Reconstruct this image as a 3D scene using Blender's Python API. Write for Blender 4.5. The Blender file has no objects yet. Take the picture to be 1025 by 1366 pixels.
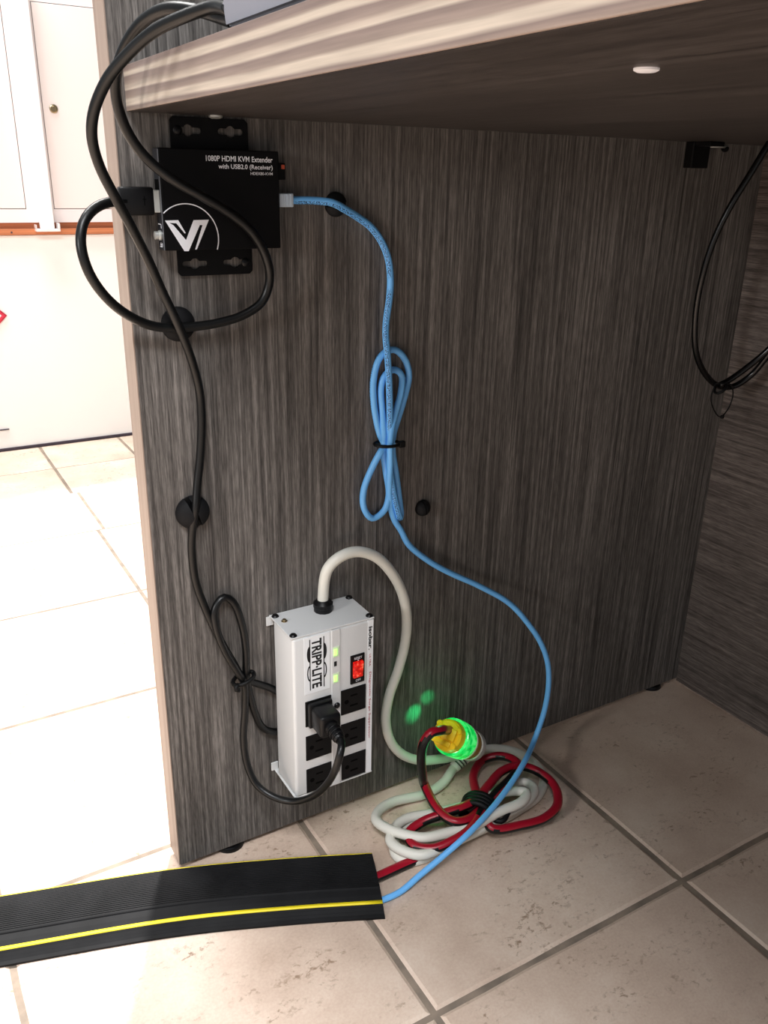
import bpy, bmesh, math, random
from mathutils import Vector, Matrix

# ------------------------------------------------------------------ camera, world, lights, exposure
S = bpy.context.scene
COL = S.collection
random.seed(4)

cam_d = bpy.data.cameras.new('camera')
cam = bpy.data.objects.new('camera', cam_d)
COL.objects.link(cam)
S.camera = cam
cam.matrix_world = Matrix(((0.861928, 0.170596, -0.47747, -0.17152), (-0.506676, 0.325057, -0.79851, -0.67564), (0.018982, 0.93018, 0.366612, 0.65988), (0, 0, 0, 1)))
cam_d.sensor_fit = 'VERTICAL'
cam_d.sensor_height = 24.0
cam_d.lens = 19.9376
cam_d.clip_start = 0.01

world = bpy.data.worlds.new('world')
S.world = world
world.use_nodes = True
wb = world.node_tree.nodes['Background']
wb.inputs['Color'].default_value = (0.90, 0.95, 1.0, 1)
wb.inputs['Strength'].default_value = 0.38


def light(name, typ, loc, target, energy, color=(1, 1, 1), **kw):
    d = bpy.data.lights.new(name, typ)
    d.energy = energy
    d.color = color
    for k, v in kw.items():
        setattr(d, k, v)
    o = bpy.data.objects.new(name, d)
    COL.objects.link(o)
    o.location = loc
    o.rotation_euler = (Vector(target) - Vector(loc)).to_track_quat('-Z', 'Y').to_euler()
    return o


# sun through the window behind the panel; window light from the left; added overhead fill to whiten the far floor
light('sun', 'SUN', (0.98, 1.74, 5.0), (0, 0, 0), 6.5, (1.0, 0.97, 0.93), angle=math.radians(2.2))
light('window_light', 'AREA', (-1.55, -0.55, 0.92), (0.35, -0.1, 0.2), 10.5, (1.0, 0.985, 0.97), shape='RECTANGLE', size=0.22, size_y=0.22)
light('ceiling_fill', 'AREA', (-0.3, 1.25, 2.6), (-0.3, 1.25, 0), 95, (1.0, 0.98, 0.95), shape='RECTANGLE', size=1.2, size_y=0.6)
light('ceiling_fill', 'AREA', (-0.7, -1.5, 2.5), (0.0, -0.3, 0), 62, (0.97, 0.98, 1.0), shape='RECTANGLE', size=1.0, size_y=0.5)

S.view_settings.view_transform = 'Standard'
S.view_settings.look = 'None'
S.view_settings.gamma = 1.0
S.view_settings.use_curve_mapping = False
S.view_settings.exposure = 0.0


# ------------------------------------------------------------------ helpers
def lin(c):
    return c / 12.92 if c <= 0.04045 else ((c + 0.055) / 1.055) ** 2.4


def rgb(r, g, b):
    return (lin(r / 255), lin(g / 255), lin(b / 255), 1)


def mat(name, col, rough=0.5, metal=0.0, spec=0.5, emit=None, emit_s=0.0, coat=0.0, alpha=1.0, trans=0.0):
    m = bpy.data.materials.new(name)
    m.use_nodes = True
    b = m.node_tree.nodes['Principled BSDF']
    b.inputs['Base Color'].default_value = col
    b.inputs['Roughness'].default_value = rough
    b.inputs['Metallic'].default_value = metal
    b.inputs['Specular IOR Level'].default_value = spec
    b.inputs['Coat Weight'].default_value = coat
    b.inputs['Transmission Weight'].default_value = trans
    if emit:
        b.inputs['Emission Color'].default_value = emit
        b.inputs['Emission Strength'].default_value = emit_s
    return m


class NT:
    """small node-graph helper"""
    def __init__(s, m):
        s.t = m.node_tree
        s.b = s.t.nodes['Principled BSDF']

    def n(s, typ, **kw):
        o = s.t.nodes.new(typ)
        for k, v in kw.items():
            if k in o.inputs:
                o.inputs[k].default_value = v
            else:
                setattr(o, k, v)
        return o

    def l(s, a, b):
        s.t.links.new(a, b)

    def coord(s, scale=(1, 1, 1), rnd=False):
        tc = s.n('ShaderNodeTexCoord')
        mp = s.n('ShaderNodeMapping')
        mp.inputs['Scale'].default_value = scale
        s.l(tc.outputs['Object'], mp.inputs['Vector'])
        if rnd:
            oi = s.n('ShaderNodeObjectInfo')
            ml = s.n('ShaderNodeMath', operation='MULTIPLY')
            ml.inputs[1].default_value = 37.0
            s.l(oi.outputs['Random'], ml.inputs[0])
            cb = s.n('ShaderNodeCombineXYZ')
            s.l(ml.outputs[0], cb.inputs[0])
            s.l(ml.outputs[0], cb.inputs[2])
            s.l(cb.outputs[0], mp.inputs['Location'])
        return mp.outputs['Vector']

    def noise(s, vec, scale=1.0, detail=3.0, rough=0.55, dist=0.0):
        o = s.n('ShaderNodeTexNoise')
        o.inputs['Scale'].default_value = scale
        o.inputs['Detail'].default_value = detail
        o.inputs['Roughness'].default_value = rough
        o.inputs['Distortion'].default_value = dist
        s.l(vec, o.inputs['Vector'])
        return o.outputs['Fac']

    def ramp(s, fac, stops, interp='LINEAR'):
        o = s.n('ShaderNodeValToRGB')
        cr = o.color_ramp
        cr.interpolation = interp
        cr.elements[0].position, cr.elements[0].color = stops[0]
        cr.elements[1].position, cr.elements[1].color = stops[-1]
        for p, c in stops[1:-1]:
            e = cr.elements.new(p)
            e.color = c
        s.l(fac, o.inputs['Fac'])
        return o.outputs['Color']

    def mix(s, a, b, fac=0.5, blend='MIX'):
        o = s.n('ShaderNodeMix', data_type='RGBA', blend_type=blend)
        if isinstance(fac, (int, float)):
            o.inputs[0].default_value = fac
        else:
            s.l(fac, o.inputs[0])
        for v, i in ((a, 6), (b, 7)):
            if isinstance(v, tuple):
                o.inputs[i].default_value = v
            else:
                s.l(v, o.inputs[i])
        return o.outputs[2]

    def bump(s, h, strength=0.2, dist=0.001):
        o = s.n('ShaderNodeBump')
        o.inputs['Strength'].default_value = strength
        o.inputs['Distance'].default_value = dist
        s.l(h, o.inputs['Height'])
        s.l(o.outputs['Normal'], s.b.inputs['Normal'])


def g(v):
    return (v, v, v, 1)


def wood(name, axis, dark, mid, light_, rough=0.5, broad=11.0, streak=260.0, fine=800.0):
    """straight-grained laminate, grain along the axis (0, 1, 2)"""
    m = mat(name, mid, rough, spec=0.22)
    t = NT(m)

    def sc(a, b):
        v = [a, a, a]
        v[axis] = b
        return tuple(v)
    w1 = t.noise(t.coord(sc(broad, 0.7)), 1.0, 2.0)
    w2 = t.noise(t.coord(sc(streak, 4.5)), 1.0, 4.0, 0.7)
    w3 = t.noise(t.coord(sc(fine, 60.0)), 1.0, 3.0, 0.65)
    w4 = t.noise(t.coord(sc(150.0, 1.3)), 1.0, 2.0)
    base = t.ramp(w2, [(0.30, dark), (0.47, mid), (0.66, light_), (0.8, light_)])
    c = t.mix(base, t.ramp(w1, [(0.3, g(0.36)), (0.7, g(0.66))]), 0.55, 'OVERLAY')
    c = t.mix(c, t.ramp(w3, [(0.36, g(0.25)), (0.62, g(0.78))]), 0.55, 'OVERLAY')
    cracks = t.ramp(w4, [(0.30, g(0.5)), (0.345, g(1.0))])
    c = t.mix(c, cracks, 0.75, 'MULTIPLY')
    t.l(c, t.b.inputs['Base Color'])
    t.bump(w2, 0.12, 0.0006)
    return m


class B:
    """collects shapes in a bmesh; done() links them as ONE mesh object"""
    def __init__(s):
        s.bm = bmesh.new()

    def _mi(s, before, mi):
        for f in s.bm.faces:
            if f not in before:
                f.material_index = mi

    def box(s, c, d, bev=0.0, seg=2, mi=0, rot=None):
        before = set(s.bm.faces)
        M = Matrix.Translation(c) @ (rot.to_4x4() if rot else Matrix()) @ Matrix.Diagonal((*d, 1))
        r = bmesh.ops.create_cube(s.bm, size=1, matrix=M)
        if bev:
            es = {e for v in r['verts'] for e in v.link_edges}
            bmesh.ops.bevel(s.bm, geom=list(es), offset=bev, segments=seg, profile=0.5, affect='EDGES')
        s._mi(before, mi)
        return s

    def span(s, a, b, bev=0.0, seg=2, mi=0):
        c = [(x + y) / 2 for x, y in zip(a, b)]
        d = [abs(x - y) for x, y in zip(a, b)]
        return s.box(c, d, bev, seg, mi)

    def rings(s, rings, cap=True, closed=False, mi=0, mif=None):
        """connect successive rings of points"""
        vs = [[s.bm.verts.new(p) for p in r] for r in rings]
        n = len(vs[0])
        pairs = list(zip(vs, vs[1:])) + ([(vs[-1], vs[0])] if closed else [])
        for a, b in pairs:
            for i in range(n):
                f = s.bm.faces.new((a[i], a[(i + 1) % n], b[(i + 1) % n], b[i]))
                f.material_index = mif(i) if mif else mi
                f.smooth = True
        if cap and not closed:
            for r, fl in ((vs[0], True), (vs[-1], False)):
                f = s.bm.faces.new(r[::-1] if fl else r)
                f.material_index = mi
        return s

    def lathe(s, prof, origin, axis=(0, 0, 1), seg=24, mi=0, cap=True):
        """prof: (radius, height) along the axis"""
        a = Vector(axis).normalized()
        u = a.orthogonal().normalized()
        v = a.cross(u)
        o = Vector(origin)
        rr = []
        for r, h in prof:
            r = max(r, 1e-5)
            rr.append([o + a * h + (u * math.cos(2 * math.pi * k / seg) + v * math.sin(2 * math.pi * k / seg)) * r for k in range(seg)])
        return s.rings(rr, cap, mi=mi)

    def cyl(s, p0, p1, r, seg=20, mi=0, bev=0.0):
        p0, p1 = Vector(p0), Vector(p1)
        h = (p1 - p0).length
        if bev:
            prof = [(r - bev, 0), (r, bev), (r, h - bev), (r - bev, h)]
        else:
            prof = [(r, 0), (r, h)]
        return s.lathe(prof, p0, p1 - p0, seg, mi)

    def tube(s, pts, r, seg=10, mi=0, mif=None, mfun=None, step=0.004, smooth=True, uv=True, up=(0, 0, 1), closed=False):
        P = resample([Vector(p) for p in pts], step) if smooth else [Vector(p) for p in pts]
        n = len(P)
        T = [(P[min(i + 1, n - 1)] - P[max(i - 1, 0)]).normalized() for i in range(n)]
        N = Vector(up)
        N = (N - T[0] * N.dot(T[0]))
        if N.length < 1e-3:
            N = T[0].orthogonal()
        N.normalize()
        rr = []
        for i in range(n):
            if i:
                N = (T[i - 1].rotation_difference(T[i])) @ N
                N = (N - T[i] * N.dot(T[i])).normalized()
            Bn = T[i].cross(N)
            rad = r(i / (n - 1)) if callable(r) else r
            rr.append([P[i] + (N * math.cos(2 * math.pi * k / seg) + Bn * math.sin(2 * math.pi * k / seg)) * rad for k in range(seg)])
        base = len(s.bm.faces)
        s.rings(rr, True, mi=mi, mif=mif)
        if mfun:
            s.bm.faces.ensure_lookup_table()
            for i in range(n - 1):
                for k in range(seg):
                    nv = (rr[i][k] + rr[i][(k + 1) % seg]) / 2 - P[i]
                    s.bm.faces[base + i * seg + k].material_index = mfun(i / (n - 1), nv.normalized())
        if uv:
            lay = s.bm.loops.layers.uv.verify()
            s.bm.faces.ensure_lookup_table()
            L = [0.0]
            for i in range(1, n):
                L.append(L[-1] + (P[i] - P[i - 1]).length)
            for i in range(n - 1):
                for k in range(seg):
                    f = s.bm.faces[base + i * seg + k]
                    q = [(L[i], k / seg), (L[i], (k + 1) / seg), (L[i + 1], (k + 1) / seg), (L[i + 1], k / seg)]
                    for lp, uvv in zip(f.loops, q):
                        lp[lay].uv = uvv
        return s

    def prism(s, outline, M, h, mi=0):
        """2-D outline extruded by h along local z, placed by matrix M"""
        lo = [s.bm.verts.new(M @ Vector((x, y, 0))) for x, y in outline]
        hi = [s.bm.verts.new(M @ Vector((x, y, h))) for x, y in outline]
        n = len(lo)
        fs = [s.bm.faces.new(lo[::-1]), s.bm.faces.new(hi)]
        for i in range(n):
            fs.append(s.bm.faces.new((lo[i], lo[(i + 1) % n], hi[(i + 1) % n], hi[i])))
        for f in fs:
            f.material_index = mi
        return s

    def done(s, name, mats, parent=None, smooth=False, loc=None):
        bmesh.ops.recalc_face_normals(s.bm, faces=list(s.bm.faces))
        me = bpy.data.meshes.new(name)
        off = Vector(loc) if loc else Vector((0, 0, 0))
        p = parent
        while p is not None:
            off = off + Vector(p.location)
            p = p.parent
        if off.length:
            bmesh.ops.translate(s.bm, verts=list(s.bm.verts), vec=-off)
        if smooth:
            for f in s.bm.faces:
                f.smooth = True
        s.bm.to_mesh(me)
        s.bm.free()
        if smooth:
            try:
                me.set_sharp_from_angle(angle=math.radians(38))
            except Exception:
                pass
        for m in (mats if isinstance(mats, (list, tuple)) else [mats]):
            me.materials.append(m)
        o = bpy.data.objects.new(name, me)
        COL.objects.link(o)
        if parent is not None:
            o.parent = parent
        if loc:
            o.location = loc
        return o


def resample(P, step):
    """Catmull-Rom through the points, evenly spaced"""
    if len(P) < 3:
        return P
    Q = [P[0] * 2 - P[1]] + P + [P[-1] * 2 - P[-2]]
    fine = []
    for i in range(1, len(Q) - 2):
        a, b, c, d = Q[i - 1:i + 3]
        t0 = 0.0
        t1 = t0 + max((b - a).length, 1e-6) ** 0.5
        t2 = t1 + max((c - b).length, 1e-6) ** 0.5
        t3 = t2 + max((d - c).length, 1e-6) ** 0.5
        for k in range(16):
            t = t1 + (t2 - t1) * k / 16
            A1 = a * ((t1 - t) / (t1 - t0)) + b * ((t - t0) / (t1 - t0))
            A2 = b * ((t2 - t) / (t2 - t1)) + c * ((t - t1) / (t2 - t1))
            A3 = c * ((t3 - t) / (t3 - t2)) + d * ((t - t2) / (t3 - t2))
            B1 = A1 * ((t2 - t) / (t2 - t0)) + A2 * ((t - t0) / (t2 - t0))
            B2 = A2 * ((t3 - t) / (t3 - t1)) + A3 * ((t - t1) / (t3 - t1))
            fine.append(B1 * ((t2 - t) / (t2 - t1)) + B2 * ((t - t1) / (t2 - t1)))
    fine.append(P[-1])
    L = [0.0]
    for a, b in zip(fine, fine[1:]):
        L.append(L[-1] + (b - a).length)
    n = max(3, int(L[-1] / step))
    out = []
    j = 0
    for i in range(n + 1):
        d = L[-1] * i / n
        while j < len(L) - 2 and L[j + 1] < d:
            j += 1
        w = (d - L[j]) / max(L[j + 1] - L[j], 1e-9)
        out.append(fine[j].lerp(fine[j + 1], w))
    return out


def tag(o, label=None, cat=None, group=None, kind=None):
    if label:
        o['label'] = label
    if cat:
        o['category'] = cat
    if group:
        o['group'] = group
    if kind:
        o['kind'] = kind
    return o


def empty(name, loc):
    o = bpy.data.objects.new(name, None)
    o.empty_display_size = 0.02
    COL.objects.link(o)
    o.location = loc
    return o


def facing(y):
    """matrix for outlines given as (x, z) on a plane at y; local +z goes toward -y"""
    return Matrix(((1, 0, 0, 0), (0, 0, -1, y), (0, 1, 0, 0), (0, 0, 0, 1)))


def lettering(name, txt, x0, x1, z0, z1, y, m, parent, down=False, bold=0.0, thick=0.0002):
    """text on a plane facing -y, fitted to the box; down = read from top to bottom"""
    cu = bpy.data.curves.new(name, 'FONT')
    cu.body = txt
    cu.size = 1.0
    cu.offset = bold
    cu.resolution_u = 3
    tmp = bpy.data.objects.new(name, cu)
    COL.objects.link(tmp)
    dg = bpy.context.evaluated_depsgraph_get()
    dg.update()
    me = bpy.data.meshes.new_from_object(tmp.evaluated_get(dg))
    bpy.data.objects.remove(tmp)
    xs = [v.co.x for v in me.vertices]
    ys = [v.co.y for v in me.vertices]
    ax, bx, ay, by = min(xs), max(xs), min(ys), max(ys)
    off = Vector((0, 0, 0))
    p = parent
    while p is not None:
        off += Vector(p.location)
        p = p.parent
    for v in me.vertices:
        u = (v.co.x - ax) / (bx - ax)
        w = (v.co.y - ay) / (by - ay)
        if down:
            v.co = Vector((x0 + (x1 - x0) * w, y - thick, z1 - (z1 - z0) * u)) - off
        else:
            v.co = Vector((x0 + (x1 - x0) * u, y - thick, z0 + (z1 - z0) * w)) - off
    me.materials.clear()
    me.materials.append(m)
    o = bpy.data.objects.new(name, me)
    COL.objects.link(o)
    o.parent = parent
    return o


# ------------------------------------------------------------------ materials
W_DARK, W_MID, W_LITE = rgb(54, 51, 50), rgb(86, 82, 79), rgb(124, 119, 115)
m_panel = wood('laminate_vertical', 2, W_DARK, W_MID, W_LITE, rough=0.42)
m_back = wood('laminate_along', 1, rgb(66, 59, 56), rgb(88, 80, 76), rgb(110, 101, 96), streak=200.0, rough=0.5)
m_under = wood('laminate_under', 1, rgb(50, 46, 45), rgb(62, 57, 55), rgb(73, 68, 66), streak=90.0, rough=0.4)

m_edge = mat('edge_band_streaked', rgb(190, 170, 155), 0.45)
t = NT(m_edge)
sep = t.n('ShaderNodeSeparateXYZ')
t.l(t.coord(), sep.inputs[0])
mr = t.n('ShaderNodeMapRange')
mr.inputs['From Min'].default_value = 0.70
mr.inputs['From Max'].default_value = 0.7294
t.l(sep.outputs[2], mr.inputs['Value'])
wob = t.noise(t.coord((1.0, 3.5, 60.0)), 1.0, 2.0)
ad = t.n('ShaderNodeMath', operation='MULTIPLY_ADD')
ad.inputs[1].default_value = 0.22
t.l(wob, ad.inputs[0])
t.l(mr.outputs[0], ad.inputs[2])
TA, TB, CR = rgb(124, 109, 103), rgb(140, 125, 116), rgb(184, 172, 158)
c = t.ramp(ad.outputs[0], [(0.06, rgb(160, 142, 128)), (0.20, TA), (0.26, CR), (0.36, CR), (0.41, TB), (0.54, TA), (0.58, CR), (0.66, rgb(166, 152, 140)), (0.70, TB), (0.82, TA), (0.86, CR), (0.93, CR), (0.97, TB), (1.0, TA)])
e2 = t.noise(t.coord((300.0, 14.0, 420.0)), 1.0, 3.0)
c = t.mix(c, t.ramp(e2, [(0.3, g(0.34)), (0.7, g(0.64))]), 0.5, 'OVERLAY')
t.l(c, t.b.inputs['Base Color'])

m_edge_v = mat('edge_band_plain', rgb(190, 165, 148), 0.45)
t = NT(m_edge_v)
c = t.ramp(t.noise(t.coord((60.0, 60.0, 1.5)), 1.0, 3.0), [(0.3, rgb(130, 112, 102)), (0.7, rgb(164, 147, 134))])
t.l(c, t.b.inputs['Base Color'])

m_tile = mat('travertine_tile', rgb(205, 184, 168), 0.42, spec=0.4)
t = NT(m_tile)
n1 = t.noise(t.coord((9, 9, 9), True), 1.0, 5.0, 0.6)
n2 = t.noise(t.coord((130, 190, 130), True), 1.0, 4.0, 0.65, 0.3)
n3 = t.noise(t.coord((15, 26, 15), True), 1.0, 4.0, 0.6)
n4 = t.noise(t.coord((420, 420, 420), True), 1.0, 2.0)
base = t.ramp(n1, [(0.28, rgb(192, 168, 151)), (0.5, rgb(210, 188, 171)), (0.72, rgb(224, 205, 189))])
pits = t.mix(t.ramp(n2, [(0.55, g(0.0)), (0.66, g(1.0))]), t.ramp(n3, [(0.47, g(0.0)), (0.66, g(1.0))]), 1.0, 'MULTIPLY')
c = t.mix(base, rgb(150, 126, 106), pits)
c = t.mix(c, t.ramp(n4, [(0.3, g(0.42)), (0.7, g(0.56))]), 0.5, 'OVERLAY')
t.l(c, t.b.inputs['Base Color'])
t.bump(pits, -0.35, 0.0015)

m_grout = mat('grout', rgb(128, 112, 98), 0.9)
t = NT(m_grout)
c = t.ramp(t.noise(t.coord((40, 40, 40)), 1.0, 6.0), [(0.3, rgb(112, 101, 91)), (0.7, rgb(150, 134, 119))])
t.l(c, t.b.inputs['Base Color'])

m_wall = mat('white_wall', rgb(238, 236, 232), 0.6)
m_cab = mat('cabinet_white', rgb(232, 224, 224), 0.3, coat=0.3)
m_cab_door = mat('cabinet_door_white', rgb(236, 226, 222), 0.18, coat=0.6)
m_post = mat('post_white', rgb(244, 242, 240), 0.5)
t = NT(m_post)
c = t.ramp(t.noise(t.coord((60, 60, 30)), 1.0, 4.0), [(0.25, rgb(206, 200, 198)), (0.36, rgb(244, 242, 240))])
t.l(c, t.b.inputs['Base Color'])
m_gap = mat('door_gap_dark', rgb(60, 50, 60), 0.8)
m_ledge = mat('brown_ledge', rgb(178, 104, 66), 0.5)
t = NT(m_ledge)
c = t.ramp(t.noise(t.coord((2, 40, 160)), 1.0, 3.0), [(0.3, rgb(150, 84, 50)), (0.7, rgb(196, 120, 78))])
t.l(c, t.b.inputs['Base Color'])
m_brass = mat('lock_metal', rgb(176, 160, 130), 0.3, 1.0)
m_steel = mat('bright_steel', rgb(222, 224, 220), 0.42, 0.75)
m_black = mat('black_plastic', rgb(11, 11, 13), 0.38, spec=0.3)
m_blackmat = mat('black_matte', rgb(7, 7, 8), 0.55, spec=0.25)
m_void = mat('opening_black', rgb(3, 3, 3), 0.9, spec=0.1)
m_housing = mat('black_powder_coat', rgb(5, 5, 7), 0.5, spec=0.18)
m_hsilver = mat('bare_edge', rgb(150, 152, 158), 0.35, 0.8)
m_white = mat('print_white', rgb(238, 240, 246), 0.5)
m_key = mat('keyhole_panel', rgb(116, 108, 104), 0.6)
m_cord = mat('black_cord', rgb(9, 10, 11), 0.36, spec=0.4)
m_hang = mat('black_glossy_cord', rgb(5, 5, 6), 0.22, spec=0.4)
m_rubber = mat('black_rubber', rgb(12, 12, 14), 0.68, spec=0.2)
t = NT(m_rubber)
c = t.ramp(t.noise(t.coord((30, 30, 30)), 1.0, 4.0), [(0.3, rgb(9, 9, 11)), (0.75, rgb(24, 24, 26))])
t.l(c, t.b.inputs['Base Color'])
m_yellow = mat('yellow_stripe', rgb(236, 214, 30), 0.5)
m_strip = mat('ivory_enamel', rgb(216, 217, 217), 0.42, coat=0.1)
m_label = mat('label_white', rgb(240, 243, 246), 0.5)
m_ink = mat('ink_black', rgb(12, 12, 16), 0.6)
m_red_ink = mat('ink_red', rgb(176, 30, 50), 0.6)
m_wcord = mat('ivory_cord', rgb(224, 222, 212), 0.42)
m_red = mat('red_cord', rgb(158, 10, 36), 0.33, spec=0.5)
m_ycap = mat('yellow_plastic', rgb(255, 212, 16), 0.45)
m_amber = mat('amber_plastic', rgb(198, 150, 40), 0.35)
m_led = mat('green_led', rgb(160, 255, 120), 0.3, emit=rgb(190, 255, 130), emit_s=1.1)
m_led_rim = mat('led_lens', rgb(220, 235, 205), 0.3)
m_rocker = mat('red_lit_rocker', rgb(190, 20, 14), 0.25, emit=rgb(255, 34, 16), emit_s=0.55)
t = NT(m_rocker)
gl = t.ramp(t.noise(t.coord((230, 230, 230)), 1.0, 2.0), [(0.42, rgb(150, 6, 4)), (0.56, rgb(255, 40, 20)), (0.68, rgb(255, 150, 110))])
t.l(gl, t.b.inputs['Emission Color'])
m_glow = mat('green_lit_body', rgb(20, 200, 90), 0.15, spec=0.5, emit=rgb(10, 235, 85), emit_s=0.7)
t = NT(m_glow)
gl = t.ramp(t.noise(t.coord((120, 120, 120)), 1.0, 2.0), [(0.35, rgb(0, 150, 55)), (0.52, rgb(0, 225, 85)), (0.68, rgb(90, 255, 130))])
t.l(gl, t.b.inputs['Emission Color'])
m_grey = mat('grey_plastic', rgb(130, 132, 142), 0.42)
m_red_sign = mat('sign_red', rgb(206, 40, 66), 0.5)
m_green_tab = mat('crimped_plug', rgb(190, 205, 220), 0.15, spec=0.6, coat=0.5)

m_blue = mat('blue_cable_jacket', rgb(112, 188, 254), 0.42)
t = NT(m_blue)
uvn = t.n('ShaderNodeUVMap')
sp = t.n('ShaderNodeSeparateXYZ')
t.l(uvn.outputs['UV'], sp.inputs[0])
mpn = t.n('ShaderNodeMapping')
mpn.inputs['Scale'].default_value = (900, 26, 1)
t.l(uvn.outputs['UV'], mpn.inputs['Vector'])
pr = t.ramp(t.noise(mpn.outputs['Vector'], 1.0, 1.0), [(0.50, g(0)), (0.53, g(1))])
band = t.ramp(sp.outputs[1], [(0.02, g(0)), (0.03, g(1)), (0.20, g(1)), (0.21, g(0))], 'LINEAR')
seg = t.n('ShaderNodeMath', operation='PINGPONG')
seg.inputs[1].default_value = 0.07
t.l(sp.outputs[0], seg.inputs[0])
words = t.ramp(seg.outputs[0], [(0.006, g(0)), (0.007, g(1))])
pm = t.mix(t.mix(pr, band, 1.0, 'MULTIPLY'), words, 1.0, 'MULTIPLY')
c = t.mix(rgb(112, 188, 254), rgb(18, 50, 96), pm)
t.l(c, t.b.inputs['Base Color'])

# ------------------------------------------------------------------ the setting: floor, wall, ledge
fl = tag(B().span((-2.6, -2.4, -0.03), (2.6, 2.4, -0.0016)).done('floor', m_grout), 'beige stone tiled floor with brown grout joints', None, None, 'structure')


def tile_mesh(w, d, seed):
    rnd = random.Random(seed)
    b = B()
    n = 6
    pts = []
    hw, hd = w / 2, d / 2
    for (ax, ay), (bx, by) in (((-hw, -hd), (hw, -hd)), ((hw, -hd), (hw, hd)), ((hw, hd), (-hw, hd)), ((-hw, hd), (-hw, -hd))):
        for k in range(n):
            u = k / n
            j = 0.0005 if k else 0.0
            pts.append((ax + (bx - ax) * u + rnd.uniform(-j, j), ay + (by - ay) * u + rnd.uniform(-j, j)))
    inset = [(x * (1 - 0.0032 / w * 2), y * (1 - 0.0032 / d * 2)) for x, y in pts]
    lo = [Vector((x, y, -0.008)) for x, y in pts]
    mid = [Vector((x, y, -0.0016)) for x, y in pts]
    hi = [Vector((x, y, 0.0)) for x, y in inset]
    b.rings([lo, mid, hi], True)
    me = b.done('tile', m_tile).data
    for o in [o for o in COL.objects if o.data is me]:
        bpy.data.objects.remove(o)
    for p in me.polygons:
        p.use_smooth = False
    return me


PITCH, JOINT = 0.3018, 0.0062
tiles = [tile_mesh(PITCH - JOINT, PITCH - JOINT, s) for s in range(4)]


def put_tile(me, x, y):
    o = bpy.data.objects.new('tile', me)
    o.location = (x, y, 0)
    COL.objects.link(o)
    o.parent = fl
    return o


xs0, ys0 = 0.138, 0.0415
for i in range(-5, 5):
    for j in range(-5, 3):
        put_tile(tiles[(i * 3 + j * 5) % 4], xs0 + (i + 0.5) * PITCH, ys0 + (j + 0.5) * PITCH * 0.9985)
# row beyond, then a cut row and two rows of small tiles along the far wall
row = tile_mesh(PITCH - JOINT, 0.2375 - JOINT, 11)
sm = [tile_mesh(0.196 - 0.005, 0.193 - 0.005, s) for s in (21, 22)]
for i in range(-5, 5):
    put_tile(row, 0.150 + (i + 0.5) * PITCH, 0.9445 + 0.119)
for i in range(-8, 6):
    for j in range(2):
        put_tile(sm[(i + j) % 2], 0.137 + (i + 0.5) * 0.198, 1.1795 + (j + 0.5) * 0.193)

wall = tag(B().span((-1.3, 1.570, 0.006), (0.9, 1.66, 0.515)).done('wall_back', m_wall), 'white low wall behind the desk', None, None, 'structure')
B().span((-1.3, 1.566, 0.0), (0.9, 1.655, 0.006)).done('base_gap', m_gap, wall)
B().span((-0.4, 1.5655, 0.0535), (0.0715, 1.575, 0.0555)).done('panel_joint', m_gap, wall)
led = tag(B().span((-1.3, 1.560, 0.5165), (0.9, 1.66, 0.530), 0.001).span((-1.3, 1.575, 0.530), (0.9, 1.66, 0.5435)).done('trim_1', m_ledge), 'brown wooden ledge under the white cabinets', None, None, 'structure')
tag(B().cyl((0.138, 1.5595, 0.5225), (0.138, 1.564, 0.5225), 0.0022).done('screw_hole', m_gap, led))


# ------------------------------------------------------------------ cabinets on the ledge
def cabinet(x0, x1, dx0, dx1, label, lock):
    r = empty('wall_cabinet', ((x0 + x1) / 2, 1.8, 0.5435))
    tag(r, label, 'cabinet', 'white cabinets on the far ledge')
    b = B()
    b.span((x0, 1.569, 0.5435), (dx0, 1.95, 1.06))
    b.span((dx1, 1.569, 0.5435), (x1, 1.95, 1.06))
    b.span((dx0, 1.569, 0.5435), (dx1, 1.95, 0.5735))
    b.span((dx0, 1.569, 1.0035), (dx1, 1.95, 1.06))
    b.span((dx0, 1.60, 0.5735), (dx1, 1.95, 1.0035))
    b.done('carcass', m_cab, r)
    B().span((dx0, 1.582, 0.5735), (dx1, 1.60, 1.0035)).done('door_gap', m_gap, r)
    d = B().span((dx0 + 0.0014, 1.5685, 0.5749), (dx1 - 0.0014, 1.5835, 1.0021), 0.0008).done('door', m_cab_door, r)
    if lock:
        k = B().lathe([(0.0075, 0), (0.0095, 0.001), (0.0092, 0.003), (0.0070, 0.0036), (0.0066, 0.0028), (0.0055, 0.0042), (0.0, 0.0042)], (0.2645, 1.5685, 0.7905), (0, -1, 0)).span((0.2639, 1.5640, 0.7875), (0.2651, 1.5645, 0.7935)).done('lock', m_brass, d, True)
    return r


cabinet(-0.42, 0.2085, -0.20, 0.1785, 'white wall cabinet with plain door, left of white post', False)
cabinet(0.2095, 0.75, 0.2402, 0.64, 'white wall cabinet whose door has a round key lock', True)
pt = empty('white_post', (0.217, 1.553, 0.5305))
tag(pt, 'white square post with chipped paint standing between the two cabinets', 'post')
B().span((0.2026, 1.5405, 0.5308), (0.2318, 1.5680, 1.06), 0.0015).done('shaft', m_post, pt)
B().span((0.1895, 1.538, 0.5245), (0.2440, 1.5600, 0.5308), 0.001).span((0.2385, 1.538, 0.5308), (0.2440, 1.5600, 0.5430), 0.001).span((0.1895, 1.538, 0.5308), (0.1915, 1.5600, 0.5400)).done('foot_bracket', m_cab, pt)

# red-framed diamond sign on the low wall, mostly outside the photograph
sg = empty('diamond_sign', (0.055, 1.5655, 0.30))
tag(sg, 'red framed diamond sign fixed to the white low wall', 'sign')


def diamond(cx, cz, r):
    return [(cx + r, cz), (cx, cz + r), (cx - r, cz), (cx, cz - r)]


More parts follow.
